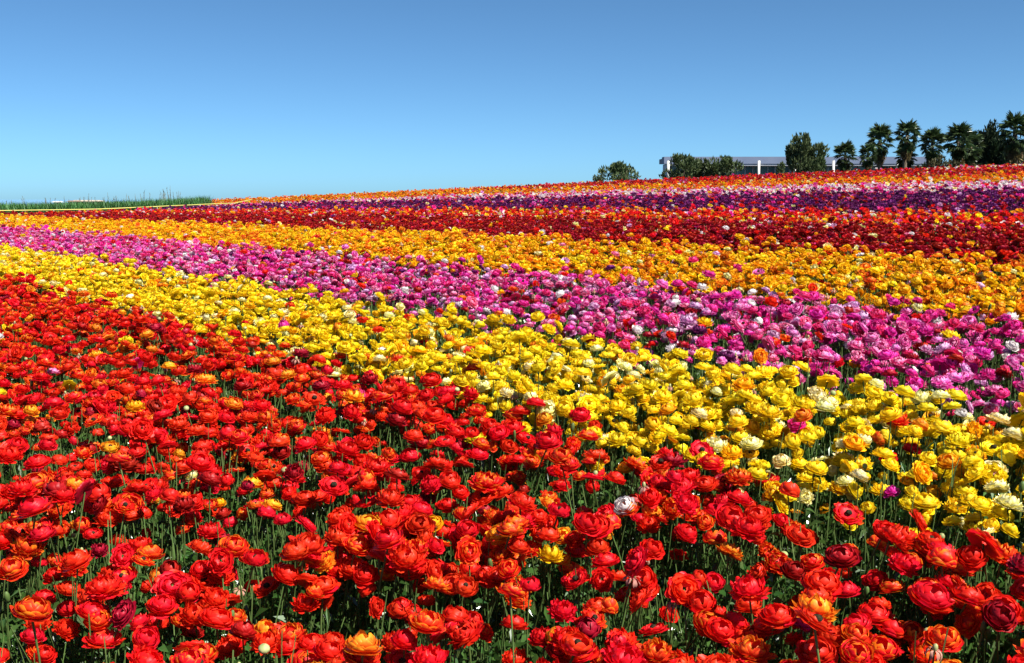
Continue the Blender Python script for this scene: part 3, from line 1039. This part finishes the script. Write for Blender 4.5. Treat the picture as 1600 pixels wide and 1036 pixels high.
bush('dense_tree', 1548, 188, 260, 50, 168, 'dark pointed tree with twin tops between the palms', 'tree', M_BUSH2, 10, 16, .6, 4200, 1.6)
bush('dense_tree', 1532, 214, 262, 46, 172, 'dark lower tree behind the spreading palm', 'tree', M_BUSH2, 11, 12, .6, 3000, 1.2)
bush('dense_tree', 1572, 208, 262, 60, 166, 'wide dark tree beside the broadest palm', 'tree', M_BUSH2, 12, 14, .6, 4200, 1.2)
bush('dense_tree', 1608, 216, 262, 60, 170, 'dark tree at the end of the row under the broad palm', 'tree', M_BUSH2, 13, 14, .6, 3600, 1.2)
bush('dark_hedge', 1412, 254, 264, 44, 160, 'low dark clipped hedge at the end of the building', 'hedge', M_BUSH2, 14, 9, .3, 2200, .6)
bush('dark_hedge', 1448, 252, 263, 40, 162, 'dark green hedge between the palms and the olive bush', 'hedge', M_BUSH2, 15, 9, .3, 2000, .6)
bush('dark_hedge', 1515, 251, 262, 60, 163, 'dark hedge under the spreading palms', 'hedge', M_BUSH2, 16, 10, .34, 2600, .6)

# ------------------------------------------------------------------ low building on the hilltop
BD = 190.0
M_FASCIA = plain('fascia_grey', (0.13, 0.165, 0.25), (0.15, 0.185, 0.27), .4, 0.6)
M_WHITE = plain('white_paint', (0.58, 0.57, 0.52), (0.64, 0.63, 0.58), 1.5, 0.6)
M_SOFF = plain('pale_trim', (0.52, 0.55, 0.60), (0.58, 0.60, 0.64), 1.0, 0.6)
M_GLASS = plain('teal_glass', (0.02, 0.07, 0.08), (0.03, 0.09, 0.10), .3, 0.15, 0, .6)
M_ROOF = plain('roof_grey', (0.25, 0.26, 0.29), (0.30, 0.31, 0.34), .5, .8)
pl = sight(1041, 245, BD); pr = sight(1462, 250, BD)
bx0, bx1 = pl.x, pr.x
ztop = pl.z; zf = sight(1041, 256, BD).z; zt = sight(1041, 259, BD).z
gzb = gz((bx0 + bx1) / 2, BD) - .3
b_ = tag(link('low_building', None, loc=(bx0, BD, gzb)), 'long low building with a blue grey roof fascia and white columns behind the bushes', 'building')
def bpart(name, x0, x1, y0, y1, z0, z1, mat, par=b_, off=None):
    o_ = Vector((bx0, BD, gzb))
    m = MB(); m.box(((x0 + x1) / 2 - o_.x, (y0 + y1) / 2 - o_.y, (z0 + z1) / 2 - o_.z), (x1 - x0, y1 - y0, z1 - z0))
    return link(name, m.mesh(name, [mat], False), par)
rf = bpart('roof', bx0, bx1, BD, BD + 9, zf + .2, ztop - .15, M_ROOF)
bpart('fascia', bx0 - .05, bx1 + .05, BD - .35, BD - .003, zf, ztop, M_FASCIA, rf)
bpart('fascia', bx0 - .4, bx0 - .053, BD - .35, BD + 2.5, zf, ztop, M_FASCIA, rf)
bpart('soffit_beam', bx0 + .2, bx1 - .2, BD - .2, BD + .5, zt, zf - .004, M_SOFF)
bpart('wall', bx0 + .6, bx1 - .6, BD + 1.6, BD + 8.5, gzb, zf + .1, M_SOFF)
w0 = bx0 + 1.0; i = 0
pane_w = 2.6
while w0 + pane_w < bx1 - 1:
    f_ = bpart('window', w0, w0 + pane_w - .25, BD + 1.45, BD + 1.597, gzb + .6, zt - .05, M_GLASS)
    bpart('mullion', w0 + pane_w / 2 - .17, w0 + pane_w / 2 - .09, BD + 1.38, BD + 1.447, gzb + .6, zt - .05, M_SOFF, f_)
    w0 += pane_w
for pxx in (1043, 1100, 1184, 1240, 1300, 1352, 1400, 1450):
    cx = sight(pxx, 255, BD).x
    m = MB(); m.tube([Vector((cx - bx0, -.9, 0)), Vector((cx - bx0, -.9, zf + .5 - gzb))], .22, 12)
    link('column', m.mesh('column', [M_WHITE]), b_)

# ------------------------------------------------------------------ tiny houses far off towards the sea
M_TAN = plain('tan_wall', (0.42, 0.34, 0.26), (0.48, 0.40, 0.30), .3, .8)
M_TILE = plain('roof_tile_brown', (0.22, 0.13, 0.10), (0.28, 0.17, 0.13), .4, .8)
def house(pxx, wpx, top_py, eave_py, D, wall, roof, label):
    a = sight(pxx - wpx / 2, top_py, D); c = sight(pxx + wpx / 2, eave_py, D)
    g0 = gz(a.x, D); w_ = c.x - a.x; dep = min(w_, 12)
    e = tag(link('distant_house', None, loc=((a.x + c.x) / 2, D, g0)), label, 'house', 'houses far off beyond the green strip')
    he = c.z - g0; ht = a.z - g0
    m = MB(); m.box((0, 0, he / 2), (w_, dep, he)); link('wall', m.mesh('wall', [wall], False), e)
    m = MB(); x2 = w_ / 2 + .4; y2 = dep / 2 + .4
    m.add([(-x2, -y2, he + .003), (x2, -y2, he + .003), (x2, y2, he + .003), (-x2, y2, he + .003), (-x2 * .85, 0, ht), (x2 * .85, 0, ht)],
          [(0, 1, 5, 4), (2, 3, 4, 5), (1, 2, 5), (3, 0, 4), (3, 2, 1, 0)])
    link('roof', m.mesh('roof', [roof], False), e)
    for k in range(3):
        m = MB(); m.box((-w_ * .3 + w_ * .3 * k, -dep / 2 - .03, he * .8), (w_ * .12, .05, 1.2)); link('window', m.mesh('window', [M_GLASS], False), e)
house(136, 40, 312.6, 314.6, 260, M_TAN, M_TAN, 'long tan house far beyond the green strip')
house(116, 14, 313.2, 315.0, 255, M_TAN, M_TILE, 'small brown roofed house beside the long tan house')
house(90, 9, 314.2, 316.0, 250, M_WHITE, M_WHITE, 'small white house far beyond the green strip')
